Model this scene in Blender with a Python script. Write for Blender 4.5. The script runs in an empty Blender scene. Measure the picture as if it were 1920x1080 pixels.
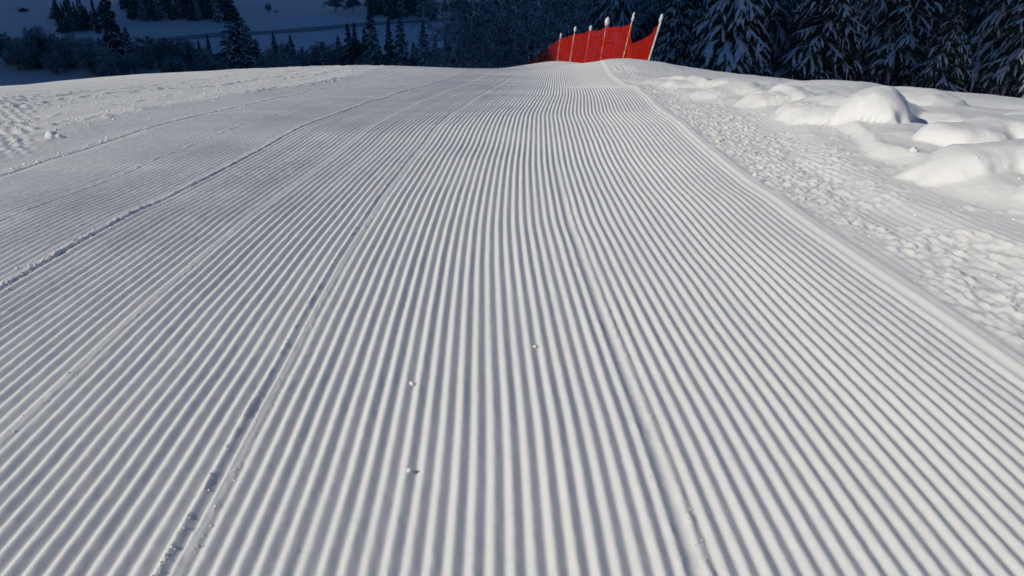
import bpy, math, random
import numpy as np
from mathutils import Vector, Matrix

R = math.radians
scene = bpy.context.scene
COL = scene.collection

# ------------------------------------------------------------------ camera
PITCH = R(28.66)
FPX = 1500.0                                   # focal length in pixels of a 1920 wide frame
cam_d = bpy.data.cameras.new('camera')
cam_d.sensor_width = 36.0
cam_d.lens = FPX / 1920.0 * 36.0
cam_d.clip_start = 0.05
cam_d.clip_end = 4000.0
cam = bpy.data.objects.new('camera', cam_d)
COL.objects.link(cam)
cam.location = (0, 0, 0)
cam.rotation_euler = (math.pi / 2 - PITCH, 0, 0)
scene.camera = cam

# ------------------------------------------------------------------ sky and sun
SUN_EL = 36.0
SUN_PHI = 25.0                                 # degrees behind the left hand side
AZ = np.array([-math.cos(R(SUN_PHI)), -math.sin(R(SUN_PHI))])     # horizontal direction to the sun
WZ = np.array([-math.sin(R(SUN_PHI)), math.cos(R(SUN_PHI))])      # across the sun's direction
world = bpy.data.worlds.new('World')
scene.world = world
world.use_nodes = True
wn = world.node_tree
wn.nodes.clear()
sky = wn.nodes.new('ShaderNodeTexSky')
sky.sky_type = 'NISHITA'
sky.sun_disc = False
sky.sun_elevation = R(SUN_EL)
sky.sun_rotation = math.atan2(AZ[0], AZ[1])
sky.altitude = 1200.0
sky.air_density = 1.0
sky.dust_density = 0.0
sky.ozone_density = 6.0
bg = wn.nodes.new('ShaderNodeBackground')
bg.inputs['Strength'].default_value = 0.05
wo = wn.nodes.new('ShaderNodeOutputWorld')
tint = wn.nodes.new('ShaderNodeMix'); tint.data_type = 'RGBA'; tint.blend_type = 'MULTIPLY'
tint.inputs['Factor'].default_value = 1.0
tint.inputs['B'].default_value = (0.12, 0.69, 1.14, 1)          # the deep blue of clear winter air
wn.links.new(sky.outputs[0], tint.inputs['A'])
wn.links.new(tint.outputs['Result'], bg.inputs['Color'])
wn.links.new(bg.outputs[0], wo.inputs['Surface'])

sd = bpy.data.lights.new('sun', 'SUN')
sd.energy = 4.25
sd.angle = R(0.53)
sd.color = (1.0, 0.94, 0.80)
sun = bpy.data.objects.new('sun', sd)
COL.objects.link(sun)
sdir = Vector((AZ[0] * math.cos(R(SUN_EL)), AZ[1] * math.cos(R(SUN_EL)), math.sin(R(SUN_EL))))
sun.rotation_euler = sdir.to_track_quat('Z', 'Y').to_euler()

vs = scene.view_settings
vs.view_transform = 'Standard'
vs.look = 'None'
vs.exposure = -0.55
vs.gamma = 1.0
vs.use_curve_mapping = False
scene.cycles.max_bounces = 7
scene.cycles.adaptive_threshold = 0.02
scene.cycles.diffuse_bounces = 5
scene.cycles.transparent_max_bounces = 8

# ------------------------------------------------------------------ helpers
def tag(o, label=None, cat=None, group=None, kind=None):
    if label: o['label'] = label
    if cat: o['category'] = cat
    if group: o['group'] = group
    if kind: o['kind'] = kind
    return o

def mesh_np(name, co, quads=None, tris=None, smooth=True):
    """mesh from numpy arrays"""
    me = bpy.data.meshes.new(name)
    co = np.asarray(co, np.float32)
    parts = []
    if quads is not None and len(quads): parts.append(np.asarray(quads, np.int32))
    if tris is not None and len(tris): parts.append(np.asarray(tris, np.int32))
    loops = np.concatenate([p.ravel() for p in parts])
    sizes = np.concatenate([np.full(len(p), p.shape[1], np.int32) for p in parts])
    starts = np.zeros(len(sizes), np.int32)
    starts[1:] = np.cumsum(sizes)[:-1]
    me.vertices.add(len(co)); me.vertices.foreach_set('co', co.ravel())
    me.loops.add(len(loops)); me.loops.foreach_set('vertex_index', loops)
    me.polygons.add(len(sizes)); me.polygons.foreach_set('loop_start', starts)
    me.update(calc_edges=True)
    me.polygons.foreach_set('use_smooth', np.full(len(sizes), smooth, bool))
    me.update()
    return me

def obj(name, me, mat=None, parent=None):
    o = bpy.data.objects.new(name, me)
    COL.objects.link(o)
    if mat is not None and len(me.materials) == 0: me.materials.append(mat)
    if parent is not None: o.parent = parent
    return o

def empty(name, loc, rz=0.0, s=1.0):
    o = bpy.data.objects.new(name, None)
    COL.objects.link(o)
    o.empty_display_size = 0.3
    o.location = loc; o.rotation_euler = (0, 0, rz); o.scale = (s, s, s) if not hasattr(s, '__len__') else s
    return o

class MB:
    """collects vertices and faces"""
    def __init__(s): s.v = []; s.f = []
    def add(s, vs_, fs_):
        b = len(s.v); s.v.extend(vs_); s.f.extend([tuple(b + i for i in f) for f in fs_])
    def tube(s, pts, rad, n=6, cap=True):
        base = len(s.v)
        for i, p in enumerate(pts):
            p = Vector(p)
            d = (Vector(pts[min(i + 1, len(pts) - 1)]) - Vector(pts[max(i - 1, 0)])).normalized()
            a = d.orthogonal().normalized() if abs(d.z) < 0.95 else Vector((1, 0, 0)) - d * d.x
            a.normalize(); b = d.cross(a)
            r = rad[i] if hasattr(rad, '__len__') else rad
            for k in range(n):
                t = 2 * math.pi * k / n
                s.v.append(tuple(p + (a * math.cos(t) + b * math.sin(t)) * r))
        for i in range(len(pts) - 1):
            for k in range(n):
                k2 = (k + 1) % n
                s.f.append((base + i * n + k, base + i * n + k2, base + (i + 1) * n + k2, base + (i + 1) * n + k))
        if cap:
            s.f.append(tuple(base + k for k in range(n))[::-1])
            s.f.append(tuple(base + (len(pts) - 1) * n + k for k in range(n)))
    def mesh(s, name, smooth=True):
        me = bpy.data.meshes.new(name)
        me.from_pydata(s.v, [], s.f)
        if smooth: me.polygons.foreach_set('use_smooth', np.ones(len(me.polygons), bool))
        me.update()
        return me

# value noise on numpy arrays
def _hash(ix, iy, seed):
    h = (ix.astype(np.int64) * 374761393 + iy.astype(np.int64) * 668265263 + seed * 1274126177) & 0xFFFFFFFF
    h = ((h ^ (h >> 13)) * 1274126177) & 0xFFFFFFFF
    h = (h ^ (h >> 16)) & 0xFFFFFFFF
    return h.astype(np.float64) / 4294967295.0 * 2 - 1
def noise(x, y, seed=0):
    x, y = np.broadcast_arrays(np.asarray(x, float), np.asarray(y, float))
    xi = np.floor(x); yi = np.floor(y)
    fx = x - xi; fy = y - yi
    fx = fx * fx * fx * (fx * (fx * 6 - 15) + 10); fy = fy * fy * fy * (fy * (fy * 6 - 15) + 10)
    a = _hash(xi, yi, seed); b = _hash(xi + 1, yi, seed)
    c = _hash(xi, yi + 1, seed); d = _hash(xi + 1, yi + 1, seed)
    return (a + (b - a) * fx) * (1 - fy) + (c + (d - c) * fx) * fy
def fbm(x, y, seed=0, oct=4, gain=0.5):
    t = 0.0; a = 1.0; n = 0.0
    for i in range(oct):
        t = t + a * noise(x * 2 ** i + 17.3 * i, y * 2 ** i - 9.1 * i, seed + i); n += a; a *= gain
    return t / n
def sstep(a, b, x):
    t = np.clip((x - a) / (b - a), 0, 1)
    return t * t * (3 - 2 * t)
def band(x, c, w):                                # smooth bump of half width w
    return np.exp(-((x - c) / w) ** 2)

# ------------------------------------------------------------------ materials
def new_mat(name):
    m = bpy.data.materials.new(name); m.use_nodes = True
    nt = m.node_tree
    return m, nt, nt.nodes['Principled BSDF']

def snow_mat(name, grain=300.0, bump=0.75, dist=0.0022, col=(0.945, 0.94, 0.93), sss=0.0):
    m, nt, p = new_mat(name)
    p.inputs['Base Color'].default_value = (*col, 1)
    p.inputs['Roughness'].default_value = 0.55
    p.inputs['Specular IOR Level'].default_value = 0.15
    if sss:
        p.inputs['Subsurface Weight'].default_value = sss
        p.inputs['Subsurface Radius'].default_value = (1.15, 1.0, 0.88)
        p.inputs['Subsurface Scale'].default_value = 0.0115
    tc = nt.nodes.new('ShaderNodeTexCoord')
    n1 = nt.nodes.new('ShaderNodeTexNoise'); n1.inputs['Scale'].default_value = grain; n1.inputs['Detail'].default_value = 3
    nt.links.new(tc.outputs['Object'], n1.inputs['Vector'])
    b = nt.nodes.new('ShaderNodeBump'); b.inputs['Strength'].default_value = bump; b.inputs['Distance'].default_value = dist
    nt.links.new(n1.outputs['Fac'], b.inputs['Height'])
    nt.links.new(b.outputs['Normal'], p.inputs['Normal'])
    n2 = nt.nodes.new('ShaderNodeTexNoise'); n2.inputs['Scale'].default_value = 3.0; n2.inputs['Detail'].default_value = 6
    nt.links.new(tc.outputs['Object'], n2.inputs['Vector'])
    mx = nt.nodes.new('ShaderNodeMix'); mx.data_type = 'RGBA'
    mx.inputs['A'].default_value = (col[0] * 0.965, col[1] * 0.97, col[2] * 0.975, 1)
    mx.inputs['B'].default_value = (*col, 1)
    nt.links.new(n2.outputs['Fac'], mx.inputs['Factor'])
    nt.links.new(mx.outputs['Result'], p.inputs['Base Color'])
    return m

M_SNOW = snow_mat('snow', sss=1.0)
M_CRUMB = snow_mat('snow_crumb', grain=120.0, bump=.3)
M_FIELD = snow_mat('snow_field', grain=6.0, bump=0.2, dist=0.05)

# ------------------------------------------------------------------ terrain functions
_YP = np.array([-60., -20, 0, 1.325, 1.945, 3.29, 4.46, 6.13, 9.54, 10.72, 14.08, 20.9, 27.0, 32, 40, 60, 100, 200, 300, 3000])
_ZP = np.array([6.5, 1.9, -1.29, -1.486, -1.575, -1.785, -1.985, -2.269, -2.848, -3.058, -3.741, -5.20, -6.43, -7.75, -10.4, -18.0, -33.0, -61, -68, -68])
def _pchip(xp, yp):
    h = np.diff(xp); d = np.diff(yp) / h
    m = np.zeros(len(xp)); m[0] = d[0]; m[-1] = d[-1]
    for i in range(1, len(xp) - 1):
        if d[i - 1] * d[i] > 0:
            w1 = 2 * h[i] + h[i - 1]; w2 = h[i] + 2 * h[i - 1]
            m[i] = (w1 + w2) / (w1 / d[i - 1] + w2 / d[i])
    def f(x):
        x = np.asarray(x, float)
        i = np.clip(np.searchsorted(xp, x) - 1, 0, len(xp) - 2)
        t = (x - xp[i]) / h[i]
        t2 = t * t; t3 = t2 * t
        return (2 * t3 - 3 * t2 + 1) * yp[i] + (t3 - 2 * t2 + t) * h[i] * m[i] + (-2 * t3 + 3 * t2) * yp[i + 1] + (t3 - t2) * h[i] * m[i + 1]
    return f
_zb = _pchip(_YP, _ZP)
_xc = _pchip(np.array([-60., 0, 1.3, 4.5, 9.1, 13.4, 18.3, 27, 40, 200]), np.array([-.70, -.78, -.80, -.89, -.79, -.47, -.20, .27, 1.0, 6.0]))
def smax(a, b, k):
    h = np.clip(0.5 + 0.5 * (a - b) / k, 0, 1)
    return b + (a - b) * h + k * h * (1 - h)

def base_z(X, Y):
    """the rounded hill without surface detail"""
    z = _zb(Y)
    fade = 1 - sstep(60, 200, Y)
    l = np.maximum(0, -X - 8.0); r = np.maximum(0, X - 3.3)
    z = z - np.where(l < 10, 0.008 * l * l, 0.8 + 0.16 * (l - 10)) * fade
    z = z - np.where(r < 8, 0.0105 * r * r, 0.672 + 0.168 * (r - 8)) * fade
    z = z + 0.14 * band(X, -5.0, 3.0) * band(Y, 26.5, 6.0)
    # a hump of untracked snow that hides the foot of the fence
    z = z + 0.30 * band(X, 3.6, 2.0) * band(Y, 25.5, 3.2)
    z = z + 0.42 * band(X, 1.7, 1.9) * band(Y, 32.0, 2.8)
    return z

# added mountain out of view on the left, shaped to shade the valley
_RW = np.array([-260., -120, -30, 10, 24, 32, 36, 40, 46, 60, 120, 184, 250, 340, 420, 520])
_RH = np.array([-60., -20, 44, 80, 97, 106, 118, 136, 167, 186, 213, 232, 272, 302, 200, -64])
def shade_mountain_z(X, Y):
    a = X * AZ[0] + Y * AZ[1]; w = X * WZ[0] + Y * WZ[1]
    rid = np.interp(w, _RW, _RH)
    ca = 150 + 0.36 * np.maximum(0, w - 90)
    d = a - ca
    return rid - np.where(d < 0, -d * 2.25, d * 0.7)

def ground_z(X, Y):
    z = base_z(X, Y)
    floor = -64.0 + 1.4 * fbm(X / 70.0, Y / 70.0, 5, 3) + 0.030 * np.maximum(0, Y - 300) + 0.20 * np.maximum(0, Y - 440) + 0.06 * np.maximum(0, -X - 60) * sstep(180, 300, Y)
    z = smax(z, floor, 6.0)
    return z

# ------------------------------------------------------------------ the near slope: corduroy, berms, bank
PER = 0.05
_PT = np.array([0, .09, .18, .27, .34, .40, .47, .58, .70, .80, .88, .94, 1.0])
_PH = np.array([.02, .27, .53, .79, .95, 1.0, .955, .755, .525, .32, .13, .03, .02])
def rid_profile(u):
    t = u / PER
    return np.interp(t - np.floor(t), _PT, _PH)

MOUNDS = [  # X, Y, half width, half depth, height
    (3.48, 7.55, .26, .36, .36), (3.18, 8.15, .30, .40, .22), (3.75, 8.3, .30, .40, .2), (4.55, 9.0, .34, .45, .19), (3.60, 6.15, .30, .30, .22), (4.15, 6.35, .45, .38, .27), (4.85, 6.8, .50, .45, .26),
    (3.08, 4.98, .28, .24, .20), (3.50, 4.95, .36, .30, .25), (3.95, 5.25, .38, .30, .22), (3.20, 9.5, .36, .46, .19), (3.90, 10.3, .40, .5, .14), (3.08, 11.5, .34, .6, .17), (3.7, 12.7, .45, .6, .16),
    (3.02, 13.9, .30, .7, .16), (3.15, 16.2, .38, .8, .13), (5.5, 9.0, .55, .32, .11), (5.7, 7.6, .6, .45, .15), (4.9, 12.2, .6, .6, .14), (3.35, 3.95, .36, .28, .2), (4.3, 4.3, .5, .35, .25),
]
def detail_z(X, Y):
    """height of snow relief over base_z"""
    wob = 0.005 * fbm(X * 0.5, Y * 0.8, 3, 2) + 0.0007 * noise(X * 22, Y * 3.0, 8)
    u = X - _xc(Y) + wob
    z = 0.030 * fbm(X * 0.35 + 4, Y * 0.45, 11, 3) + 0.006 * noise(X * 1.2, Y * 2.0, 13)
    # undulations across the run
    z = z + 0.022 * np.exp(-((Y - 8.6 - 0.12 * X) / 0.8) ** 2) * sstep(-9, -3, X)
    z = z - 0.018 * np.exp(-((Y - 10.6 - 0.12 * X) / 0.9) ** 2)
    z = z + 0.020 * np.exp(-((Y - 14.2 - 0.1 * X) / 0.9) ** 2) - 0.016 * np.exp(-((Y - 16.5) / 0.9) ** 2)
    # where the tiller left clean ridges
    right_edge = 2.62
    clean = sstep(-4.6, -3.6, u + 0.5 * fbm(X * .5, Y * .5, 21, 3)) * (1 - sstep(right_edge + 0.05, right_edge + 0.12, u))
    amp = 0.0131 * (1 + 0.16 * noise(X * 2.2, Y * 1.4, 31)) * (1 - 0.30 * sstep(2.1, 2.5, u)) * (1 - 0.5 * sstep(0, 1, (-0.3 - u) / 3.2)) 
    # ridges of each tiller section keep a phase of their own
    ph = np.where(u < -1.48, 0.018, np.where(u < 0, 0.0, 0.012))
    ur = u + ph
    idx = np.floor(ur / PER)
    jit = 1 + 0.09 * _hash(idx, idx * 0 + 3, 77)
    prof = rid_profile(ur)
    s4 = 1 - sstep(4.5, 8.0, Y)
    flat = 0.9 * band(u, 0.016, 0.016) + 0.9 * s4 * band(u, 1.24, 0.022)
    flat = np.clip(flat + 0.75 * band(u, -0.71, 0.014), 0, 1)
    grain = noise(X * 60, Y * 30, 41) * 0.0007 + noise(X * 130, Y * 70, 43) * 0.0005
    worn = sstep(.35, .75, fbm(X * 1.6, Y * .9, 47, 3)) * 0.18
    chip = sstep(.42, .62, noise(X * 16, Y * 7, 101)) * sstep(.1, .5, noise(X * 1.3, Y * 1.1, 103)) * 0.12 + 0.10 * np.maximum(0, noise(X * 45, Y * 26, 105))
    zg = amp * jit * prof * (1 - flat) * (1 - worn) * (1 - chip * prof)
    # seams between the tiller sections
    crumb = np.maximum(0, fbm(X * 26, Y * 17, 51, 3) + 0.05)
    zg = zg + band(u, 0.016, 0.016) * (0.0062 + 0.005 * crumb) + band(u, -0.034, 0.008) * (0.003 + 0.007 * crumb) + band(u, 0.042, 0.008) * 0.005 * crumb
    zg = zg + s4 * (band(u, 1.24, 0.016) * (-0.003 + 0.003 * crumb) + band(u, 1.268, 0.010) * 0.008 * crumb + band(u, 1.205, 0.008) * 0.004 * crumb)
    zg = zg + band(u, -0.71, 0.016) * (0.0100 + 0.004 * crumb)
    b1 = band(u, -1.48, 0.034)
    zg = zg + b1 * (0.010 + 0.010 * crumb) + 0.012 * sstep(-1.44, -1.52, u) * 0 
    zg = zg - 0.007 * band(u, -3.1, 0.03) + 0.006 * band(u, -3.18, 0.04) * (0.6 + crumb) + 0.008 * band(u, -2.2, 0.03) * crumb
    z = z + zg * np.clip(clean + b1, 0, 1) + grain
    # rough left side: track marks and clods
    rl = 1 - sstep(-4.3, -3.5, u + 0.5 * fbm(X * .5, Y * .5, 21, 3))
    rl = rl * sstep(-9.5, -6.5, u + 0.08 * (Y - 14))
    streak = fbm(u * 3.2, Y * 0.25, 61, 3)
    clod = np.maximum(0, fbm(X * 13, Y * 7, 63, 3, .6) - 0.02) * np.clip(0.35 + 1.8 * streak, 0, 1.3)
    z = z + rl * (0.034 * clod + 0.012 * streak + 0.004 * prof)
    tx = (X * 0.80 + Y * 0.60) + 0.05 * fbm(X * 3, Y * 3, 57, 3); ty = (-X * 0.60 + Y * 0.80) + 0.06 * fbm(X * 3 + 5, Y * 3, 58, 3)
    trk = (1 - sstep(-0.12, 0.12, X + 5.4 + 0.55 * (Y - 8.8) + 0.12 * noise(X * 5, Y * 5, 64))) * (1 - sstep(12.2, 13.4, Y))
    z = z + trk * sstep(6.4, 7.6, Y) * (0.013 * np.sin(tx * 2 * np.pi / .125) * (0.5 + 0.5 * np.sin(ty * 2 * np.pi / .11 + 2 * np.sin(tx * 11))) + 0.012 * fbm(X * 14, Y * 11, 66, 3))
    # berm at the right edge of the groomed lane
    z = z + 0.026 * sstep(right_edge - 0.04, right_edge + 0.08, u) + 0.085 * np.clip(u - 2.75, 0, 1.3) * sstep(1.5, 3.0, Y) * (1 - sstep(9.0, 17.0, Y))
    z = z + 0.006 * band(u, right_edge + 0.09, 0.06) * (0.85 + 0.3 * noise(X * 2, Y * 1.5, 68))
    # churned lane beyond it, with broken corduroy
    # bank of heaped snow on the right
    xb = 3.02 - 0.30 * (1 - sstep(4.5, 7.5, Y)) + 0.10 * np.sin(Y * 0.9) + 0.12 * fbm(Y * 0.8, Y * 0 + .5, 81, 3) + 0.035 * np.maximum(0, 9 - Y) * 0 - 0.0 * Y
    bw = 0.25 + 0.25 * noise(Y * .6, 2.5, 82)
    step = sstep(0, 1, (X - xb) / np.maximum(.12, bw))
    wx = X + 0.20 * fbm(X * 1.7, Y * 1.5, 84, 4); wy = Y + 0.24 * fbm(X * 1.6 + 9, Y * 1.4, 86, 4)
    ms = np.zeros_like(X)
    for (mx, my, rw, rd, hh) in MOUNDS:
        q = ((wx - mx) / rw) ** 2 + ((wy - my) / rd) ** 2
        q = np.clip(1 - (q / 2.0) ** 1.35, 0, 1)
        ms = smax(ms, 0.84 * hh * q ** 0.52, 0.05)
    rr = sstep(right_edge + 0.10, right_edge + 0.16, u + 0.03 * noise(X * 6, Y * 5, 71)) * (1 - step) * (1 - np.clip(ms * 14, 0, 1))
    fine = fbm(X * 22, Y * 16, 73, 3, .6)
    chunk = np.maximum(0, 0.42 - np.abs(noise(X * 24, Y * 17, 74))) * np.maximum(0, 0.3 + noise(X * 9, Y * 7, 79))
    broke = sstep(-0.30, 0.05, fbm(X * 3.0, Y * 1.4, 75, 3) + 0.45 * band(u, right_edge + 0.30, 0.22))
    edge = sstep(3.30, 3.75, u)
    z = z + rr * ((1 - broke) * 0.012 * rid_profile(u) * (1 - edge) + broke * (0.030 * rid_profile(u) * (0.45 + 1.25 * noise(X * 21, Y * 18, 76)) * (1 - edge) + 0.032 * np.maximum(-.25, fine) + 0.085 * chunk) * (1 - .55 * edge) + 0.02 * fbm(X * 2.2, Y * 1.5, 78, 3) + 0.02 * sstep(2.8, 3.9, u))
    # rubble along the foot of the bank and crust on the heaps
    z = z + (0.030 * np.maximum(0, fbm(X * 8, Y * 7, 92, 4, .6)) * band(X - xb, -.05, .22) + (0.016 * fbm(X * 4, Y * 4, 94, 5, .55) + 0.05 * np.maximum(-.2, fbm(X * 1.9 + 3, Y * 1.7, 96, 2)) * (1 - sstep(8.5, 11, Y)) * (1 - sstep(5.0, 6.5, X))) * step) * sstep(2.2, 3.4, Y)
    ms = ms - 0.20 * band(wx, 3.98, .15) * band(wy, 7.55, .32)
    near = sstep(2.2, 3.4, Y)
    far = 1 - 0.75 * sstep(15, 21, Y)
    z = z + near * step * (0.085 * far + 0.02 * fbm(X * 1.1, Y * .8, 88, 3)) + near * ms * sstep(-0.5, -0.2, X - xb) * far
    return z

def near_z(X, Y):
    return base_z(X, Y) + detail_z(X, Y)

def build_near():
    # rows along the run, spaced with distance; columns follow the tiller
    rows = [-8.0]
    y = -8.0
    while y < 0.7: y += 0.30 if y < -0.5 else 0.08; rows.append(y)
    while y < 36.0: y += max(0.010, 0.0060 * y); rows.append(y)
    rows = np.array(rows)
    cols = [-22.0]
    x = -22.0
    while x < 16.0:
        if x < -10: d = 0.10
        elif x < -4.2: d = 0.018
        elif x < 2.62: d = PER / 10
        elif x < 4.8: d = 0.0125
        else: d = 0.03 + 0.012 * (x - 4.8)
        x += d; cols.append(x)
    cols = np.array(cols)
    Yg = np.repeat(rows[:, None], len(cols), 1)
    Xg = cols[None, :] + _xc(Yg)
    nr, nc = Xg.shape
    keep = np.abs(Xg) < 0.80 * np.maximum(Yg, 0) + 2.3
    keep |= (Yg < 0.6) & (np.abs(Xg) < 2.6)
    ev = keep.copy()
    ev[1:] |= keep[:-1]; ev[:-1] |= keep[1:]; ev[:, 1:] |= keep[:, :-1]; ev[:, :-1] |= keep[:, 1:]
    Zg = np.zeros_like(Xg)
    Zg[ev] = near_z(Xg[ev], Yg[ev])
    # normals from the grid
    P = np.stack([Xg, Yg, Zg], -1)
    kf = keep[:-1, :-1] & keep[1:, :-1] & keep[:-1, 1:] & keep[1:, 1:]
    ids = np.arange(nr * nc).reshape(nr, nc)
    Q = np.stack([ids[:-1, :-1], ids[:-1, 1:], ids[1:, 1:], ids[1:, :-1]], -1)
    du = np.gradient(P, axis=1); dv = np.gradient(P, axis=0)
    N = np.cross(du, dv); N /= np.linalg.norm(N, axis=-1, keepdims=True)
    split = int(np.searchsorted(cols, 3.95))
    out = []
    for name, sl in (('piste', slice(0, split)), ('snow_bank', slice(split, nc - 1))):
        k = np.zeros_like(kf); k[:, sl] = kf[:, sl]
        q = Q[k]
        used, inv = np.unique(q, return_inverse=True)
        me = mesh_np(name, P.reshape(-1, 3)[used], quads=inv.reshape(-1, 4))
        me.normals_split_custom_set_from_vertices(N.reshape(-1, 3)[used])
        o = obj(name, me, M_SNOW)
        out.append(o)
    return out

piste, bank = build_near()
tag(piste, 'groomed white corduroy snow of the ski run', None, None, 'structure')
tag(bank, 'lumpy heaped snow bank along the right edge of the run', None, None, 'structure')

# ------------------------------------------------------------------ the wide ground: hillside and valley
def axis(lo, hi, d0, grow, c=0.0):
    out = [c]
    x = c; d = d0
    while x < hi: x += d; d *= grow; out.append(x)
    x = c; d = d0
    while x > lo: x -= d; d *= grow; out.insert(0, x)
    return np.array(out)
ax = axis(-700, 700, 0.8, 1.035); ay = axis(-120, 1100, 0.8, 1.022, 10.0)
gx, gy = np.meshgrid(ax, ay)
gz = ground_z(gx, gy)
inside = (gy > -9) & (gy < 37) & (np.abs(gx) < 24)
wgt = sstep(-14, -6, gy) * (1 - sstep(34.0, 36.0, gy)) * (1 - sstep(.8, 1.0, np.abs(gx) / 24))
gz = gz - 0.12 * wgt + 0.0
mz = shade_mountain_z(gx, gy) + 5 * fbm(gx / 30, gy / 30, 91, 4)
rough = smax(gz, np.where(mz < -200, -200, mz), 4.0)
gz = np.where(np.hypot(gx, gy - 15) < 60, gz, rough)
ids = np.arange(gx.size).reshape(gx.shape)
Q = np.stack([ids[:-1, :-1], ids[:-1, 1:], ids[1:, 1:], ids[1:, :-1]], -1).reshape(-1, 4)
ground = obj('ground', mesh_np('ground', np.stack([gx, gy, gz], -1).reshape(-1, 3), quads=Q), M_FIELD)
tag(ground, 'snow covered hillside, valley floor and added shadow-casting mountain', None, None, 'structure')

# ------------------------------------------------------------------ pixel helpers (1920 x 1080) to find real places on the ground
CP, SP = math.cos(PITCH), math.sin(PITCH)
def at(px, py, Y):
    v = (py - 540) / FPX
    t = Y / (CP - v * SP)
    return Vector(((px - 960) / FPX * t, Y, -(SP + v * CP) * t))
def gz1(x, y):
    return float(ground_z(np.array([float(x)]), np.array([float(y)]))[0])
def foot(px, Y):
    z = -0.24 * Y
    for _ in range(6):
        d = Y * CP - z * SP
        x = (px - 960) / FPX * d
        z = gz1(x, Y)
    return Vector((x, Y, z))
def hit(px, py, y0=60.0, y1=700.0):
    Y = y0
    Ys = np.arange(y0, y1, 1.0)
    Ps = np.array([at(px, py, y_) for y_ in Ys])
    return Vector(Ps[np.argmax(Ps[:, 2] < ground_z(Ps[:, 0], Ps[:, 1]))])

# ------------------------------------------------------------------ more materials
def plain_mat(name, col, rough=0.7, var=0.25, scale=8.0):
    m, nt, p = new_mat(name)
    p.inputs['Roughness'].default_value = rough
    p.inputs['Specular IOR Level'].default_value = 0.2
    tc = nt.nodes.new('ShaderNodeTexCoord')
    n = nt.nodes.new('ShaderNodeTexNoise'); n.inputs['Scale'].default_value = scale; n.inputs['Detail'].default_value = 5
    nt.links.new(tc.outputs['Object'], n.inputs['Vector'])
    r = nt.nodes.new('ShaderNodeMix'); r.data_type = 'RGBA'
    r.inputs['A'].default_value = (*[c * (1 - var) for c in col], 1)
    r.inputs['B'].default_value = (*[min(1, c * (1 + var)) for c in col], 1)
    nt.links.new(n.outputs['Fac'], r.inputs['Factor'])
    nt.links.new(r.outputs['Result'], p.inputs['Base Color'])
    return m
def frost_mat(name, bark, amount=0.5, noise_scale=4.0):
    """bark or needles with snow lying on what faces up"""
    m, nt, p = new_mat(name)
    p.inputs['Roughness'].default_value = 0.8
    p.inputs['Specular IOR Level'].default_value = 0.1
    geo = nt.nodes.new('ShaderNodeNewGeometry')
    sep = nt.nodes.new('ShaderNodeSeparateXYZ')
    nt.links.new(geo.outputs['Normal'], sep.inputs[0])
    tc = nt.nodes.new('ShaderNodeTexCoord')
    n = nt.nodes.new('ShaderNodeTexNoise'); n.inputs['Scale'].default_value = noise_scale; n.inputs['Detail'].default_value = 4
    nt.links.new(tc.outputs['Object'], n.inputs['Vector'])
    ad = nt.nodes.new('ShaderNodeMath'); ad.operation = 'MULTIPLY_ADD'
    nt.links.new(sep.outputs['Z'], ad.inputs[0]); ad.inputs[1].default_value = 0.6
    nt.links.new(n.outputs['Fac'], ad.inputs[2])
    rp = nt.nodes.new('ShaderNodeMapRange')
    rp.inputs['From Min'].default_value = 1.0 - amount; rp.inputs['From Max'].default_value = 1.15 - amount
    nt.links.new(ad.outputs[0], rp.inputs['Value'])
    mx = nt.nodes.new('ShaderNodeMix'); mx.data_type = 'RGBA'
    mx.inputs['A'].default_value = (*bark, 1); mx.inputs['B'].default_value = (0.85, 0.86, 0.88, 1)
    nt.links.new(rp.outputs[0], mx.inputs['Factor'])
    nt.links.new(mx.outputs['Result'], p.inputs['Base Color'])
    return m
M_BARK = plain_mat('bark', (0.05, 0.04, 0.032), 0.9)
M_NEEDLE = plain_mat('needles', (0.030, 0.045, 0.030), 0.7, 0.45, 3.0)
M_TREESNOW = snow_mat('tree_snow', grain=9.0, bump=0.5, dist=0.03, col=(0.88, 0.885, 0.89))
M_FROST = frost_mat('frosted_twigs', (0.075, 0.062, 0.055), 0.50)
M_DARKTWIG = frost_mat('dark_twigs', (0.060, 0.050, 0.044), 0.30)

# ------------------------------------------------------------------ trees
def tubes_np(P, W, T, m=6, lift=0.0):
    """P (n,k,3) spines, W/T (n,k) half width / half thickness -> verts, quads"""
    n, k, _ = P.shape
    tan = np.gradient(P, axis=1); tan /= np.linalg.norm(tan, axis=-1, keepdims=True) + 1e-9
    up = np.array([0, 0, 1.0])
    side = np.cross(tan, up); L = np.linalg.norm(side, axis=-1, keepdims=True)
    side = np.where(L > 1e-3, side / (L + 1e-9), np.array([1.0, 0, 0]))
    upv = np.cross(side, tan)
    P = P + upv * (T * lift)[..., None]
    a = np.arange(m) / m * 2 * np.pi
    V = P[:, :, None, :] + side[:, :, None, :] * (np.cos(a)[None, None, :] * W[..., None])[..., None] + upv[:, :, None, :] * (np.sin(a)[None, None, :] * T[..., None])[..., None]
    ids = np.arange(n * k * m).reshape(n, k, m)
    nx = np.roll(ids, -1, axis=2)
    Qd = np.stack([ids[:, :-1], nx[:, :-1], nx[:, 1:], ids[:, 1:]], -1).reshape(-1, 4)
    return V.reshape(-1, 3), Qd

def unit(v): return v / (np.linalg.norm(v, axis=-1, keepdims=True) + 1e-9)

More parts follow.
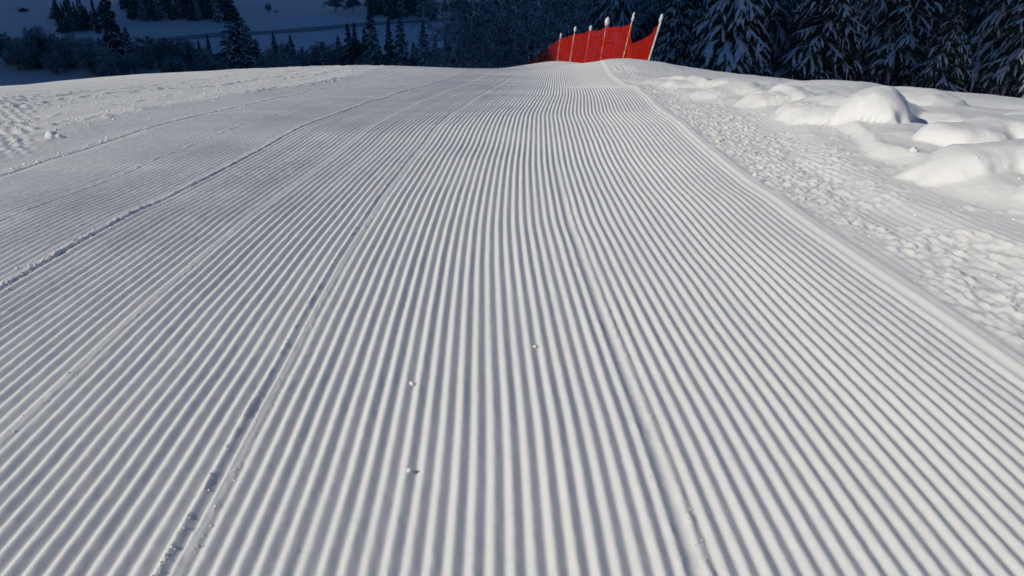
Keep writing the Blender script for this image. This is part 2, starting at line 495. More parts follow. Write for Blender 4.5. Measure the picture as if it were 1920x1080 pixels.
def spruce(seed, H=16.0, Rad=3.3, nb=170, snow=1.0, droop=0.6, fingers=4, fronds=9, frond_w=0.10, low=0.05, power=0.8):
    rg = np.random.default_rng(seed)
    t = (np.arange(nb) + rg.random(nb)) / nb
    t = t ** 1.12
    z0 = H * (low + (0.985 - low) * t)
    L = (Rad * (1 - t) ** power * rg.uniform(0.72, 1.18, nb) + 0.18)
    az = np.arange(nb) * 2.39996 + rg.normal(0, 0.35, nb)
    d = np.stack([np.cos(az), np.sin(az), np.zeros(nb)], -1)
    K = 6
    s = np.linspace(0, 1, K)[None, :]
    dr = droop * rg.uniform(0.7, 1.35, nb)[:, None]
    hor = L[:, None] * (s - 0.16 * s ** 3)
    ver = L[:, None] * (0.10 * s - dr * s ** 1.7 + 0.12 * s ** 4)
    sp = d[:, None, :] * hor[..., None]; sp[..., 2] += ver + z0[:, None]
    sp += rg.normal(0, 0.03, sp.shape) * L[:, None, None] * s[..., None]
    # side fingers
    fs = []; fl = []
    for j in range(fingers):
        u = 0.28 + 0.66 * (j + rg.random(nb) * 0.8) / fingers
        i0 = np.clip((u * (K - 1)).astype(int), 0, K - 2); f = u * (K - 1) - i0
        p0 = sp[np.arange(nb), i0] * (1 - f)[:, None] + sp[np.arange(nb), i0 + 1] * f[:, None]
        for sg in (-1, 1):
            a2 = az + sg * rg.uniform(0.45, 1.05, nb)
            ln = L * (0.42 - 0.18 * u) * rg.uniform(0.6, 1.3, nb)
            ss = np.linspace(0, 1, 4)[None, :]
            q = np.stack([np.cos(a2), np.sin(a2), np.zeros(nb)], -1)[:, None, :] * (ln[:, None] * ss * (1 - .15 * ss))[..., None]
            q[..., 2] += -ln[:, None] * (0.25 * ss + (dr * 1.05) * ss ** 1.6)
            fs.append(q + p0[:, None, :]); fl.append(ln)
    F = np.concatenate(fs); FL = np.concatenate(fl)
    # needles: hanging fronds along spines and fingers
    qv = []
    def frond(Sp, ln, cnt, wdt, hang):
        n, k, _ = Sp.shape
        for c in range(cnt):
            u = (c + rg.random(n)) / cnt * 0.92 + 0.08
            i0 = np.clip((u * (k - 1)).astype(int), 0, k - 2); f = u * (k - 1) - i0
            p = Sp[np.arange(n), i0] * (1 - f)[:, None] + Sp[np.arange(n), i0 + 1] * f[:, None]
            tg = unit(Sp[np.arange(n), i0 + 1] - Sp[np.arange(n), i0])
            sd = np.cross(tg, [0, 0, 1.0]); sd = unit(sd)
            sg = np.where(rg.random(n) < .5, -1, 1)[:, None]
            dd = unit(tg * rg.uniform(.3, .9, (n, 1)) + sd * sg * rg.uniform(.2, 1.0, (n, 1)) + np.array([0, 0, -1.0]) * rg.uniform(.25, hang, (n, 1)))
            ll = (np.clip(ln, .3, 3) * rg.uniform(.16, .34, n) + .10)[:, None]
            wv = unit(np.cross(dd, rg.normal(0, 1, (n, 3)))) * wdt * rg.uniform(.6, 1.4, (n, 1))
            e = p + dd * ll
            qv.append(np.stack([p - wv, p + wv, e + wv * .35, e - wv * .35], 1))
    frond(sp, L, fronds, frond_w, 1.3)
    frond(F, FL * 1.6, max(3, fronds // 2), frond_w * .85, 1.3)
    qv = np.concatenate(qv).reshape(-1, 3)
    br_v, br_q = tubes_np(sp, np.full(sp.shape[:2], .035) * (1.2 - s), np.full(sp.shape[:2], .035) * (1.2 - s), 4)
    nq = len(qv)
    cv = np.concatenate([qv, br_v]); cq = np.concatenate([np.arange(nq).reshape(-1, 4), br_q + nq])
    crown = mesh_np('crown', cv, quads=cq, smooth=False)
    # trunk
    mb = MB()
    zz = np.linspace(-0.5, H, 8)
    mb.tube([(0.05 * math.sin(z_ * .7), 0.05 * math.cos(z_), z_) for z_ in zz], [max(.03, H * .0125 * (1 - max(0, z_) / H) + .02) for z_ in zz], 8)
    trunk = mb.mesh('trunk')
    # snow pads
    sn = None
    if snow > 0:
        ks = np.linspace(0, 1, K)[None, :]
        prof = np.sin(np.pi * np.clip(ks * .93 + .05, 0, 1)) ** .55
        W = prof * np.clip(L * .13, .06, .30)[:, None] * snow * rg.uniform(.55, 1.35, (nb, K))
        pv, pq = tubes_np(sp, W, W * .55, 7, .8)
        kf = np.linspace(0, 1, 4)[None, :]
        pf = np.array([.35, .9, 1.0, .28])[None, :]
        n2 = len(F)
        keepf = rg.random(n2) < 0.80
        Wf = pf * np.clip(FL * .21, .04, .20)[:, None] * snow * rg.uniform(.5, 1.5, (n2, 4))
        fv, fq = tubes_np(F[keepf], Wf[keepf], Wf[keepf] * .6, 6, .8)
        v = np.concatenate([pv, fv])
        v = v + rg.normal(0, .012, v.shape)
        sn = mesh_np('snow', v, quads=np.concatenate([pq, fq + len(pv)]))
    crown.materials.append(M_NEEDLE); trunk.materials.append(M_BARK)
    if sn: sn.materials.append(M_TREESNOW)
    return dict(H=H, R=Rad, parts=[('trunk', trunk), ('crown', crown)] + ([('snow', sn)] if sn else []))

def broadleaf(seed, H=9.0, spread=0.55, levels=(9, 6, 6, 4), trunk_h=0.28, r0=0.16, twig=0.022, mat=None, stems=1):
    """bare tree or shrub: every branch is a thin tapered tube"""
    rg = np.random.default_rng(seed)
    groups = []
    k = 4
    ss = np.linspace(0, 1, k)[None, :]
    # stems
    P = []; 
    for i in range(stems):
        a = rg.uniform(0, 6.28); tilt = 0.04 if stems == 1 else rg.uniform(.1, .55)
        hgt = H * (0.72 if stems == 1 else rg.uniform(.55, .95))
        b = np.array([math.cos(a), math.sin(a), 0]) * (0 if stems == 1 else rg.uniform(0, H * .12))
        end = b + np.array([math.cos(a) * math.sin(tilt), math.sin(a) * math.sin(tilt), math.cos(tilt)]) * hgt
        pts = b[None] + (end - b)[None] * ss[0][:, None]; pts[1:] += rg.normal(0, H * .012, (k - 1, 3))
        if i == 0: pts[0, 2] -= .4
        P.append(pts)
    P = np.array(P); ln = np.linalg.norm(P[:, -1] - P[:, 0], axis=-1)
    rad = np.full(len(P), r0)
    trunkP, trunkR = P, rad
    for lv, cnt in enumerate(levels):
        n = len(P)
        idx = np.repeat(np.arange(n), cnt)
        lo = trunk_h if lv == 0 else 0.25
        u = lo + (1 - lo) * rg.random(len(idx)) ** .85
        i0 = np.clip((u * (k - 1)).astype(int), 0, k - 2); f = (u * (k - 1) - i0)[:, None]
        p0 = P[idx, i0] * (1 - f) + P[idx, i0 + 1] * f
        tg = unit(P[idx, i0 + 1] - P[idx, i0])
        rnd = unit(rg.normal(0, 1, (len(idx), 3)))
        perp = unit(rnd - tg * (rnd * tg).sum(-1, keepdims=True))
        dirv = unit(tg * rg.uniform(.35, .8, (len(idx), 1)) + perp * rg.uniform(.5, 1.1, (len(idx), 1)) + np.array([0, 0, .28 if lv < 2 else -.05]))
        if lv == 0: l2 = H * spread * rg.uniform(.6, 1.1, len(idx)) * (1.15 - .65 * u)
        else: l2 = ln[idx] * rg.uniform(.38, .66, len(idx))
        r2 = np.maximum(twig, rad[idx] * .42)
        bend = unit(rg.normal(0, 1, (len(idx), 3))) * .18
        Q = p0[:, None] + dirv[:, None] * (l2[:, None] * ss)[..., None] + (bend[:, None] + np.array([0, 0, -.10])) * (l2[:, None] * ss ** 2)[..., None]
        groups.append((Q, r2))
        P, ln, rad = Q, l2, r2
    vs_, qs_ = [], []; off = 0
    for gi, (Q, r) in enumerate(groups):
        rr = r[:, None] * np.linspace(1, .45, k)[None, :]
        v, q = tubes_np(Q, rr, rr, 4 if gi < 2 else 3)
        vs_.append(v); qs_.append(q + off); off += len(v)
    crown = mesh_np('crown', np.concatenate(vs_), quads=np.concatenate(qs_))
    rr = trunkR[:, None] * np.linspace(1, .3, k)[None, :]
    v, q = tubes_np(trunkP, rr, rr, 8)
    trunk = mesh_np('trunk', v, quads=q)
    crown.materials.append(mat or M_FROST); trunk.materials.append(mat or M_FROST)
    return dict(H=H, R=H * spread, parts=[('trunk' if stems == 1 else 'stems', trunk), ('crown' if stems == 1 else 'branches', crown)])

NEAR_SPRUCE = [spruce(11 + i, H=17.0 + i, Rad=3.5 + .25 * i, nb=150 + 15 * i, snow=[.42, .56, .48][i], droop=[.62, .95, .78][i], fingers=5, fronds=9, frond_w=.13, power=.72) for i in range(3)]
FAR_SPRUCE = [spruce(31 + i, H=16.0, Rad=3.0 + .5 * i, nb=110, snow=.62, droop=.50, fingers=3, fronds=9, frond_w=.17, power=.8) for i in range(3)]
DARK_SPRUCE = [spruce(41 + i, H=16.0, Rad=2.6 + .5 * i, nb=90, snow=.34, droop=.42, fingers=2, fronds=11, frond_w=.22, power=.85) for i in range(2)]
FROST_TREE = [broadleaf(51 + i, H=11.0, spread=.55, levels=(11, 6, 5, 4), trunk_h=.16, r0=.24, twig=.034) for i in range(2)]
DARK_TREE = [broadleaf(61 + i, H=9.0, spread=.42, levels=(14, 7, 7, 5), trunk_h=.18, r0=.16, twig=.075, mat=M_DARKTWIG) for i in range(2)]
SHRUB = [broadleaf(71 + i, H=4.0, spread=.38, levels=(9, 7, 6), trunk_h=.10, r0=.06, twig=.03, mat=(M_FROST if i else M_DARKTWIG), stems=7) for i in range(2)]
rnd = random.Random(7)
def plant(name, proto, loc, h, label, cat='tree', group=None, wide=1.0, rz=None):
    sc = h / proto['H']
    e = empty(name, loc, rnd.uniform(0, 6.28) if rz is None else rz, (sc * wide, sc * wide, sc))
    for n, me in proto['parts']:
        q = obj(n, me, None, e)
        if n == 'snow': q['kind'] = 'stuff'
    tag(e, label, cat, group)
    return e
def tree_px(name, proto, px, Y, top, label, width=None, group=None, cat='tree', stretch=None):
    """a tree standing on the ground at distance Y; top = row of its tip, width in pixels"""
    f = foot(px, Y)
    h = at(px, top, Y).z - f.z
    wide = 1.0
    if width:
        d = Y * CP - f.z * SP
        wide = (width / FPX * d / 2) / (proto['R'] * h / proto['H'])
    return plant(name, proto, f, h, label, cat, group, wide * (stretch or 1))

#==PLANT==
# snow laden spruces on the slope to the right, row by row
ORD = ['first', 'second', 'third', 'fourth', 'fifth', 'sixth', 'seventh', 'eighth', 'ninth', 'tenth']
front = [(1262, 72, -90, 0), (1345, 68, -150, 1), (1418, 74, -120, 2), (1492, 69, -160, 0), (1570, 73, -170, 1), (1640, 70, -130, 2), (1722, 66, -20, 0), (1795, 72, -170, 1), (1868, 68, -120, 2), (1940, 74, -190, 0)]
for i, (px, Y, top, k) in enumerate(front):
    e = tree_px('spruce_tree', NEAR_SPRUCE[k], px, Y, top, f'{ORD[i]} snow laden spruce to the right of the red net, counted from the net', None, 'snow laden spruces on the right', stretch=[1.25, 1.5, 1.15, 1.4, 1.2, 1.5, 1.3, 1.15, 1.45, 1.3][i])
    e.rotation_euler.x = rnd.uniform(-.05, .05); e.rotation_euler.y = rnd.uniform(-.06, .06)
for i in range(34):
    px = 1130 + i * 26.5 + rnd.uniform(-14, 14); Y = rnd.uniform(82, 116)
    tree_px('spruce_tree', NEAR_SPRUCE[i % 3], px, Y, rnd.uniform(-220, -110), 'shaded snowy spruce in the dense wood behind the front row of spruces', None, 'wood behind the front spruces')
for i, (px, Y, h) in enumerate([(1318, 64, 3.6), (1420, 62, 3.0), (1512, 63, 4.0), (1600, 64, 3.2), (1690, 63, 3.4), (1842, 64, 3.6), (1925, 64, 5.0)]):
    f = foot(px, Y)
    plant('shrub', SHRUB[1], f, h * 1.35, f'{ORD[i]} frosted shrub under the right hand spruces, counted from the net', 'shrub', 'frosted shrubs below the right spruces')
# frosted bare trees behind the red net
for i, (px, Y, top) in enumerate([(905, 118, -10), (948, 112, -40), (1000, 108, -60), (1058, 112, -50), (1112, 105, -70), (870, 128, 30), (1165, 92, -80)]):
    tree_px('frosted_tree', FROST_TREE[i % 2], px, Y, top, f'{ORD[i]} bare frosted tree of the thicket behind the red net, from the left end planted first' if 0 else ['bare frosted tree left of the red net, nearest its low end', 'tall bare frosted tree rising above the low end of the red net', 'bare frosted tree behind the low part of the red net', 'bare frosted tree behind the middle poles of the red net', 'bare frosted tree behind the tallest part of the red net', 'smaller frosted tree at the left edge of the thicket by the net', 'frosted tree between the end pole of the net and the first spruce'][i], None, 'frosted trees behind the net')
for i in range(14):
    px = 880 + i * 24 + rnd.uniform(-8, 8)
    tree_px('spruce_tree', FAR_SPRUCE[i % 3], px, rnd.uniform(140, 175), rnd.uniform(-90, -20), 'dark snowy spruce deep in the wood behind the red net', None, 'wood behind the red net')
# named spruces along the foot of the hill
solo = [
    (455, 262, 14, 78, 0, 'FAR', 'big broad snow dusted spruce standing alone left of centre'),
    (223, 268, -60, 34, 0, 'DARK', 'tall narrow black spruce reaching out of the top of the picture on the left'),
    (250, 262, 50, 32, 1, 'FAR', 'spruce with a pointed tip just right of the tall black spruce'),
    (703, 250, 6, 42, 1, 'FAR', 'tallest dark spruce of the group above the middle of the crest'),
    (735, 254, 34, 28, 0, 'DARK', 'slim spruce between the two tall spruces above the crest'),
    (757, 250, 20, 36, 2, 'FAR', 'tall spruce right of the slim one above the crest'),
    (720, 232, 92, 40, 2, 'FAR', 'low snow covered young spruce at the foot of the tall spruces'),
    (660, 256, 42, 34, 1, 'DARK', 'dark spruce left of the tallest spruce above the crest'),
    (672, 258, 41, 26, 0, 'DARK', 'dark spruce close against the tallest spruce of the group'),
    (800, 226, 36, 44, 1, 'FAR', 'snowy spruce with loose boughs right of the tall spruce group'),
    (862, 200, 33, 50, 2, 'FAR', 'snowy spruce beside the frosted thicket left of the red net'),
    (842, 208, 60, 34, 0, 'FAR', 'short snowy spruce in front of the frosted thicket'),
    (517, 285, 60, 16, 0, 'DARK', 'small dark spruce tip right of the big lone spruce'),
    (549, 280, 64, 22, 1, 'DARK', 'small spruce above the hedge, second from the big lone spruce'),
    (612, 250, 76, 30, 2, 'FAR', 'snow flecked young spruce in the hedge above the crest'),
    (358, 262, 84, 16, 0, 'DARK', 'short dark spruce left of the big lone spruce'),
    (380, 266, 74, 18, 1, 'DARK', 'slightly taller dark spruce close left of the big lone spruce'),
    (397, 270, 64, 16, 0, 'DARK', 'slim dark spruce nearest the left side of the big lone spruce'),
    (70, 262, 62, 26, 1, 'DARK', 'dark spruce among bare trees near the left edge'),
    (14, 330, 26, 14, 0, 'DARK', 'leftmost small spruce on the far field at the left edge'),
    (32, 332, 22, 14, 1, 'DARK', 'second small spruce from the left edge on the far field'),
    (44, 328, 15, 18, 0, 'DARK', 'third small spruce from the left edge on the far field'),
    (518, 352, 20, 8, 0, 'DARK', 'tiny dark spruce standing alone on the far field'),
    (835, 366, -2, 16, 1, 'DARK', 'small spruce on the upper field, left of a pair'),
    (854, 368, -20, 22, 0, 'DARK', 'taller spruce of the pair on the upper field'),
    (880, 372, 4, 12, 1, 'DARK', 'smallest spruce on the upper field near the thicket'),
]
for (px, Y, top, wpx, k, kind, lab) in solo:
    tree_px('spruce_tree', (FAR_SPRUCE if kind == 'FAR' else DARK_SPRUCE)[k], px, Y, top, lab, wpx * 1.3, 'single spruces in the valley')
# bare dark trees and the hedge along the foot of the hill
bare = [(320, 262, 68, 44, 'round dark bare tree halfway between the tall black spruce and the lone spruce'), (100, 268, 78, 52, 'bare dark tree right of the spruce near the left edge'),
        (55, 272, 84, 46, 'bare dark tree at the left edge of the valley'), (140, 262, 92, 46, 'low bare tree in front of the field at left'), (178, 266, 80, 42, 'bare tree left of the tall black spruce'),
        (205, 276, 64, 40, 'bare tree against the foot of the tall black spruce'), (285, 262, 96, 36, 'low bare tree right of the pointed spruce'), (420, 262, 92, 36, 'low bare tree touching the left of the big lone spruce'),
        (630, 300, -8, 40, 'bare tree on the far field, left of a pair'), (662, 302, -12, 30, 'bare tree on the far field, right of a pair')]
for i, (px, Y, top, wpx, lab) in enumerate(bare):
    if Y == 300 or Y == 302: Y = 358
    tree_px('bare_tree', DARK_TREE[i % 2], px, Y, top, lab, wpx, 'bare trees in the valley')
for i in range(48):
    px = 20 + i * 18.0 + rnd.uniform(-7, 7)
    if 425 < px < 485: continue
    f = foot(px, rnd.uniform(240, 266))
    plant('shrub', SHRUB[i % 2], f, rnd.uniform(6.5, 11.5), 'bare frosted shrub in the hedge that lines the foot of the hill', 'shrub', 'hedge along the foot of the hill')
for i, (px, Y, top, wpx) in enumerate([(88, 258, 70, 30), (118, 266, 84, 26), (152, 272, 76, 24), (196, 262, 70, 30), (272, 270, 86, 24), (300, 274, 90, 26), (338, 276, 92, 24), (486, 268, 72, 22), (572, 262, 86, 24), (640, 262, 66, 30), (690, 262, 50, 26), (780, 240, 78, 30), (820, 226, 70, 34)]):
    tree_px('spruce_tree', (DARK_SPRUCE + FAR_SPRUCE)[i % 5], px, Y, top, f'dim spruce in the hedge below the far fields, {(ORD + ["eleventh", "twelfth", "thirteenth"])[i]} from the left', wpx * 1.4, 'spruces in the hedge')
# far woods at the top
def wood(n, x0, x1, base, depth, t0, t1, label, group, protos, wpx=(14, 24)):
    for i in range(n):
        px = x0 + (x1 - x0) * (i + rnd.random()) / n
        Y = hit(px, base + rnd.uniform(-7, 4), 200).y + (0 if i % 2 else rnd.uniform(0, depth))
        tree_px('spruce_tree', protos[i % len(protos)], px, Y, rnd.uniform(t0, t1), label, rnd.uniform(*wpx), group)
wood(34, 238, 436, 37, 30, -70, -25, 'dark spruce in the far block of forest above the field at left', 'far forest block', DARK_SPRUCE + FAR_SPRUCE[:1], (11, 30))
wood(18, 108, 214, 60, 30, -40, 22, 'hazy spruce in the far wood left of the tall black spruce', 'far hazy wood', DARK_SPRUCE + FAR_SPRUCE[1:2], (11, 34))
wood(22, 690, 812, 34, 25, -70, -10, 'dark spruce in the far wood above the tall spruce group', 'far wood above the spruces', DARK_SPRUCE + FAR_SPRUCE[:1], (11, 30))
f = foot(504, 352); plant('shrub', SHRUB[1], f, 3.4, 'pale frosted bush beside the tiny spruce on the far field', 'shrub')

# field road in the valley
pts = [hit(px, py, 200) for px, py in [(40, 100), (120, 93), (262, 80), (340, 73), (417, 66), (495, 62), (600, 54), (690, 46), (760, 42), (840, 38), (920, 34)]]
vv, ff = [], []
for i, p in enumerate(pts):
    for sgn, dz in ((-1, 0.25), (-.6, .1), (.6, .1), (1, .25)):
        q = Vector((p.x, p.y + sgn * (2.6 + .5 * math.sin(i * 2.3)), 0)); q.z = gz1(q.x, q.y) + dz * .8; vv.append(tuple(q))
    if i:
        b = i * 4
        for j in range(3): ff.append((b - 4 + j, b + j, b + 1 + j, b - 3 + j))
me = bpy.data.meshes.new('road'); me.from_pydata(vv, [], ff); me.update()
tag(obj('road', me, plain_mat('road_slush', (0.42, 0.41, 0.40), .8, .3, .6)), 'narrow dark road crossing the snowy valley field', None, None, 'structure')

# ------------------------------------------------------------------ safety net fence
M_POLE = plain_mat('pole_plastic', (0.45, 0.22, 0.12), 0.5, .2, 20)
M_RIME = snow_mat('rime', grain=60.0, bump=0.6, dist=0.01, col=(0.86, 0.86, 0.86))
m, nt, p = new_mat('red_net')
p.inputs['Base Color'].default_value = (0.62, 0.020, 0.005, 1); p.inputs['Roughness'].default_value = 0.8; p.inputs['Specular IOR Level'].default_value = 0.1
tr = nt.nodes.new('ShaderNodeBsdfTranslucent'); tr.inputs['Color'].default_value = (0.7, 0.05, 0.015, 1)
mxs = nt.nodes.new('ShaderNodeMixShader'); mxs.inputs[0].default_value = 0.2
nt.links.new(p.outputs[0], mxs.inputs[1]); nt.links.new(tr.outputs[0], mxs.inputs[2])
nt.links.new(mxs.outputs[0], nt.nodes['Material Output'].inputs['Surface'])
M_NET = m
M_CLIP = plain_mat('dark_clip', (0.03, 0.03, 0.035), .5)

POLES = [  # foot px, top px, net top px
    ((1213.5, 118), (1241, 30), (1232, 49)), ((1167.5, 115), (1188.5, 27), (1185, 45)), ((1126, 114), (1139.5, 36), (1135, 51)),
    ((1096, 122), (1108, 50), (1105, 58)), ((1068, 122), (1079, 52), (1077, 64)), ((1044, 121), (1052, 64), (1050, 74)),
    ((1024, 121), (1030, 86), (1028, 90)), ((1006, 119), (1009.5, 95), (1008, 101)), ((989, 121), (992.5, 107), (991, 112)), ((969, 128), (971, 120), (970.5, 124)), ((950, 140), (952, 132), (951.5, 135))]
fence = empty('safety_fence', at(1126, 118, 33.0))
tag(fence, 'red safety net on leaning rime covered poles at the crest of the run', 'fence')
FL0 = fence.location.copy()
ends = []
for i, (b, tp, nt_) in enumerate(POLES):
    Y = 29.6 if i == 0 else 31.0 + (i - 1) * 1.8
    B = at(b[0], b[1], Y); T = at(tp[0], tp[1], Y); N = at(nt_[0], nt_[1], Y)
    ax_ = (T - B).normalized() if i < 6 else Vector((0.10, 0, 1)).normalized()
    B = T - ax_ * 2.45
    ends.append((B, T, N, ax_))
    mb = MB()
    r = .030 if i < 3 else .025
    mb.tube([tuple(B + ax_ * (2.45 * j / 5) - FL0) for j in range(6)], r, 8)
    po = obj('pole', mb.mesh('pole'), M_POLE, fence)
    # rime: an uneven crust on the weather side, with a knob on top
    rg = random.Random(i)
    mb = MB()
    nseg = 22; lo = 0.35
    pts_, rad_ = [], []
    for j in range(nseg):
        q = lo + (2.45 - lo) * j / (nseg - 1)
        off = Vector((0.022, -0.012, 0)) if i == 0 else Vector((-0.016, -.012, 0))
        pts_.append(tuple(B + ax_ * q + off * (1.0 if i == 0 else .8) - FL0))
        rad_.append(r * (rg.uniform(.8, 1.15) if i == 0 else rg.uniform(.30, .62)))
    mb.tube(pts_, rad_, 7)
    obj('rime', mb.mesh('rime'), M_RIME, po)
    mb = MB()
    big = [.06, .05, .095, .062, .062, .05, .04, .035, .03, .03, .03][i]; hgt = [.30, .34, .34, .22, .22, .22, .16, .14, .12, .1, .1][i]
    pts_, rad_ = [], []
    for j in range(8):
        f_ = j / 7
        pts_.append(tuple(T + ax_ * (hgt * (f_ - .75)) + Vector((.012 * math.sin(j * 2 + i), 0, 0)) - FL0))
        rad_.append(big * max(.12, math.sin(math.pi * min(.97, .12 + .85 * f_)) ** .6) * rg.uniform(.85, 1.15))
    mb.tube(pts_, rad_, 8)
    obj('snow_cap', mb.mesh('snow_cap'), M_RIME, po)

def net_panel(i):
    B0, T0, N0, a0 = ends[i]; B1, T1, N1, a1 = ends[i + 1]
    hgt = 1.75
    ln = (N1 - N0).length
    nu = max(10, int(ln / .05)); nv = 34
    u = np.linspace(0, 1, nu + 1)[:, None]; v = np.linspace(0, 1, nv + 1)[None, :]
    n0 = np.array(N0); n1 = np.array(N1); d0 = -np.array(a0); d1 = -np.array(a1)
    top = n0[None, None] * (1 - u)[..., None] + n1[None, None] * u[..., None]
    dn = d0[None, None] * (1 - u)[..., None] + d1[None, None] * u[..., None]
    if i == 0:
        # slack end panel: its upper edge hangs in a V
        sag = np.where(u < .70, u / .70, (1 - u) / .30) * 0.72
        start = sag; 
        hv = start + (hgt - start) * v
        out = 0.28 * np.sin(np.pi * u) * np.sin(v * 4 + u * 5)
    else:
        sag = 0.05 * np.sin(np.pi * u)
        hv = sag + (hgt - sag) * v
        out = 0.16 * np.sin(np.pi * u) * np.sin(v * 3.0 + i) + 0.06 * np.sin(u * 11 + v * 5 + i) * np.sin(np.pi * u)
    P = top + dn * hv[..., None]
    side = np.cross(n1 - n0, [0, 0, 1.0]); side /= np.linalg.norm(side)
    P = P + side[None, None] * out[..., None] - np.array(FL0)[None, None]
    # each strand is a thin ribbon
    w = .0098
    vs_, qs_ = [], []; off = 0
    tv = np.gradient(P, axis=1); tv /= np.linalg.norm(tv, axis=-1, keepdims=True)
    tu = np.gradient(P, axis=0); tu /= np.linalg.norm(tu, axis=-1, keepdims=True)
    for Dr, along in ((tv, 0), (tu, 1)):
        A = P - Dr * w; Bq = P + Dr * w
        if along == 1: A = A + side * .002; Bq = Bq + side * .002
        V = np.stack([A, Bq], 2)
        ids = np.arange(V.shape[0] * V.shape[1] * 2).reshape(V.shape[:3]) + off
        if along == 0: q = np.stack([ids[:-1, :, 0], ids[1:, :, 0], ids[1:, :, 1], ids[:-1, :, 1]], -1)
        else: q = np.stack([ids[:, :-1, 0], ids[:, 1:, 0], ids[:, 1:, 1], ids[:, :-1, 1]], -1)
        vs_.append(V.reshape(-1, 3)); qs_.append(q.reshape(-1, 4)); off += V.shape[0] * V.shape[1] * 2
    pn = obj('net_panel', mesh_np('net_panel', np.concatenate(vs_), quads=np.concatenate(qs_)), M_NET, fence)
    mb = MB()
    mb.tube([tuple(P[j, 0]) for j in range(0, nu + 1, max(1, nu // 12))] + [tuple(P[nu, 0])], .010, 5)
    obj('edge_rope', mb.mesh('edge_rope'), M_NET, pn)
for i in range(len(POLES) - 1): net_panel(i)
mb = MB()
c = at(1182, 112, 30.2) - FL0
for k in range(3):
    mb.tube([tuple(c + Vector((-.07 + .05 * k, 0, -.03))), tuple(c + Vector((-.03 + .05 * k, 0, .09)))], .014, 6)
tag(obj('tie_clip', mb.mesh('tie_clip'), M_CLIP, fence), 'small dark tie clip at the foot of the net')

# ------------------------------------------------------------------ lumps and crumbs of snow
def lump_mesh(seed, r, sub=2, rough=.25):
    import bmesh
    bm = bmesh.new(); bmesh.ops.create_icosphere(bm, subdivisions=sub, radius=r)
    rg = np.random.default_rng(seed)
    ph = rg.uniform(0, 6, 9)
    for v in bm.verts:
        d = v.co.normalized()
        k = 1 + rough * (math.sin(d.x * 4 + ph[0]) * math.sin(d.y * 4 + ph[1]) + .6 * math.sin(d.z * 6 + ph[2] + d.x * 3) + .4 * math.sin(d.y * 9 + ph[3]) * math.sin(d.x * 9 + ph[4]))
        v.co = d * r * k; v.co.z *= .8
    me = bpy.data.meshes.new('snow_lump'); bm.to_mesh(me); bm.free()
    me.polygons.foreach_set('use_smooth', np.ones(len(me.polygons), bool)); me.update()
    return me
def nz1(x, y):
    return float(near_z(np.array([float(x)]), np.array([float(y)]))[0])
def near_hit(px, py):
    Ys = 0.8 * np.exp(np.arange(0, 3.7, .004))
    Ps = np.array([at(px, py, y_) for y_ in Ys])
    k = np.argmax(Ps[:, 2] < near_z(Ps[:, 0], Ps[:, 1]))
    return Vector(Ps[k])
for i, (px, py, r, lab) in enumerate([
        (773, 722, .010, 'tiny round snow ball lying in a groove left of centre'),
        (768, 884, .008, 'tiny snow crumb in a groove below the round snow ball'),
        (97, 258, .055, 'larger of the loose snow clods near the left edge'),
        (111, 259, .035, 'smaller snow clod beside the larger one near the left edge'),
        (1416, 330, .020, 'snow clod on the berm along the right edge of the lane'),
        (1712, 287, .030, 'snow clod at the foot of the snow bank on the right'),
        (1003, 652, .008, 'tiny snow crumb on a ridge right of centre')]):
    p_ = near_hit(px, py)
    o = obj('snow_lump', lump_mesh(i, r), M_CRUMB)
    o.location = (p_.x, p_.y, nz1(p_.x, p_.y) + r * .45)
    tag(o, lab, 'snow lump', 'loose lumps of snow')

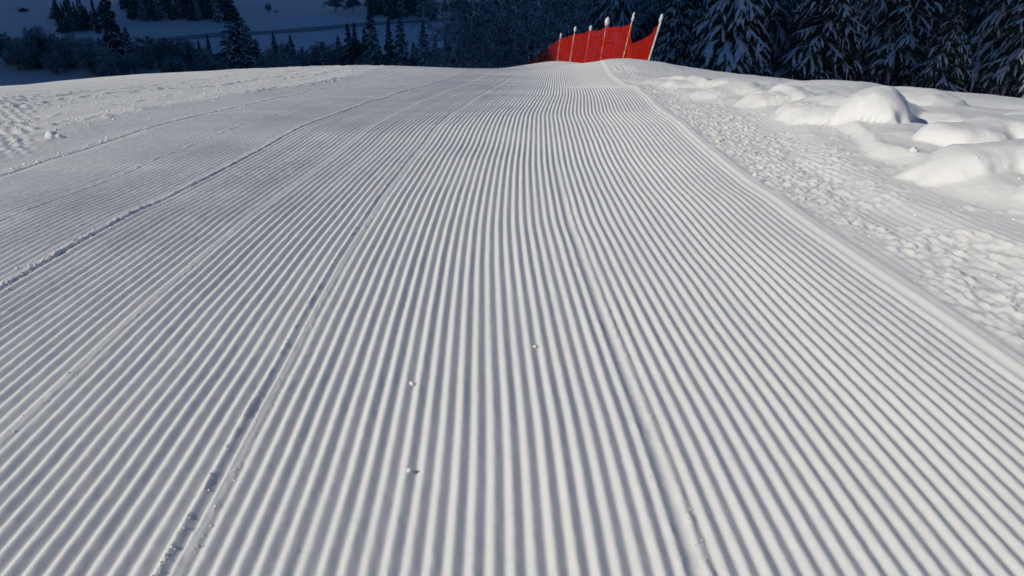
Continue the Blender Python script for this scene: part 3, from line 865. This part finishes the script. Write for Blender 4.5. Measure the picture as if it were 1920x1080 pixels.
def crumbs():
    rg = np.random.default_rng(5)
    def row(u, spread, n, y0, y1, r0, r1):
        Y = y0 * (y1 / y0) ** rg.random(n)
        U = u + rg.normal(0, spread, n)
        return np.stack([U + _xc(Y), Y, r0 * (r1 / r0) ** (rg.random(n) ** 1.6)], -1)
    S = np.concatenate([
        row(-.034, .006, 340, 1.2, 12, .0012, .0048), row(.03, .008, 300, 1.2, 12, .0012, .0048), row(1.268, .007, 300, 1.2, 10, .001, .004), row(1.2, .006, 120, 1.2, 6, .0012, .004),
        row(-.71, .015, 160, 1.2, 9, .0015, .005), row(.6, 1.1, 260, 1.2, 6, .0008, .0022), row(-1.48, .022, 500, 1.8, 20, .003, .008), row(-3.15, .04, 300, 4, 18, .005, .014),
        row(2.84, .07, 300, 2.2, 10, .002, .008), row(3.15, .18, 260, 2.6, 10, .002, .009), row(3.65, .22, 160, 3.4, 12, .003, .012),
        row(-4.8, .5, 700, 5.5, 24, .006, .020), row(-6.2, .8, 500, 8, 26, .006, .022)])
    S = S[np.abs(S[:, 0]) < .8 * S[:, 1] + 1.0]
    z = near_z(S[:, 0], S[:, 1])
    g = (1 + 5 ** .5) / 2
    ico = unit(np.array([(-1, g, 0), (1, g, 0), (-1, -g, 0), (1, -g, 0), (0, -1, g), (0, 1, g), (0, -1, -g), (0, 1, -g), (g, 0, -1), (g, 0, 1), (-g, 0, -1), (-g, 0, 1)], float))
    it = np.array([(0, 11, 5), (0, 5, 1), (0, 1, 7), (0, 7, 10), (0, 10, 11), (1, 5, 9), (5, 11, 4), (11, 10, 2), (10, 7, 6), (7, 1, 8), (3, 9, 4), (3, 4, 2), (3, 2, 6), (3, 6, 8), (3, 8, 9), (4, 9, 5), (2, 4, 11), (6, 2, 10), (8, 6, 7), (9, 8, 1)])
    n = len(S)
    V = ico[None] * (S[:, 2][:, None] * (1 + rg.uniform(-.35, .35, (n, 12))))[..., None]
    V[..., 2] *= .75
    V += np.stack([S[:, 0], S[:, 1], z + S[:, 2] * .12], -1)[:, None]
    T = it[None] + (np.arange(n) * 12)[:, None, None]
    o = obj('snow_crumbs', mesh_np('snow_crumbs', V.reshape(-1, 3), tris=T.reshape(-1, 3)), M_CRUMB)
    tag(o, 'scattered crumbs and clods of snow on the groomed run', 'snow crumbs', None, 'stuff')
crumbs()
#==END==
# ------------------------------------------------------------------ cold valley air
hz = bpy.data.materials.new('haze'); hz.use_nodes = True
nt = hz.node_tree; nt.nodes.clear()
pv = nt.nodes.new('ShaderNodeVolumePrincipled')
pv.inputs['Color'].default_value = (0.40, 0.68, 1.0, 1)
pv.inputs['Density'].default_value = 0.00014
pv.inputs['Anisotropy'].default_value = 0.0
ho = nt.nodes.new('ShaderNodeOutputMaterial')
nt.links.new(pv.outputs[0], ho.inputs['Volume'])
lo = (-760.0, -150.0, float(gz.min()) - 1.0); hi = (760.0, 1180.0, float(gz.max()) + 4.0)
mb = MB()
mb.add([(x_, y_, z_) for z_ in (lo[2], hi[2]) for y_ in (lo[1], hi[1]) for x_ in (lo[0], hi[0])], [(0, 2, 3, 1), (4, 5, 7, 6), (0, 1, 5, 4), (2, 6, 7, 3), (0, 4, 6, 2), (1, 3, 7, 5)])
tag(obj('haze', mb.mesh('haze', False), hz), 'thin cold haze lying over the valley', 'haze', None, 'stuff')
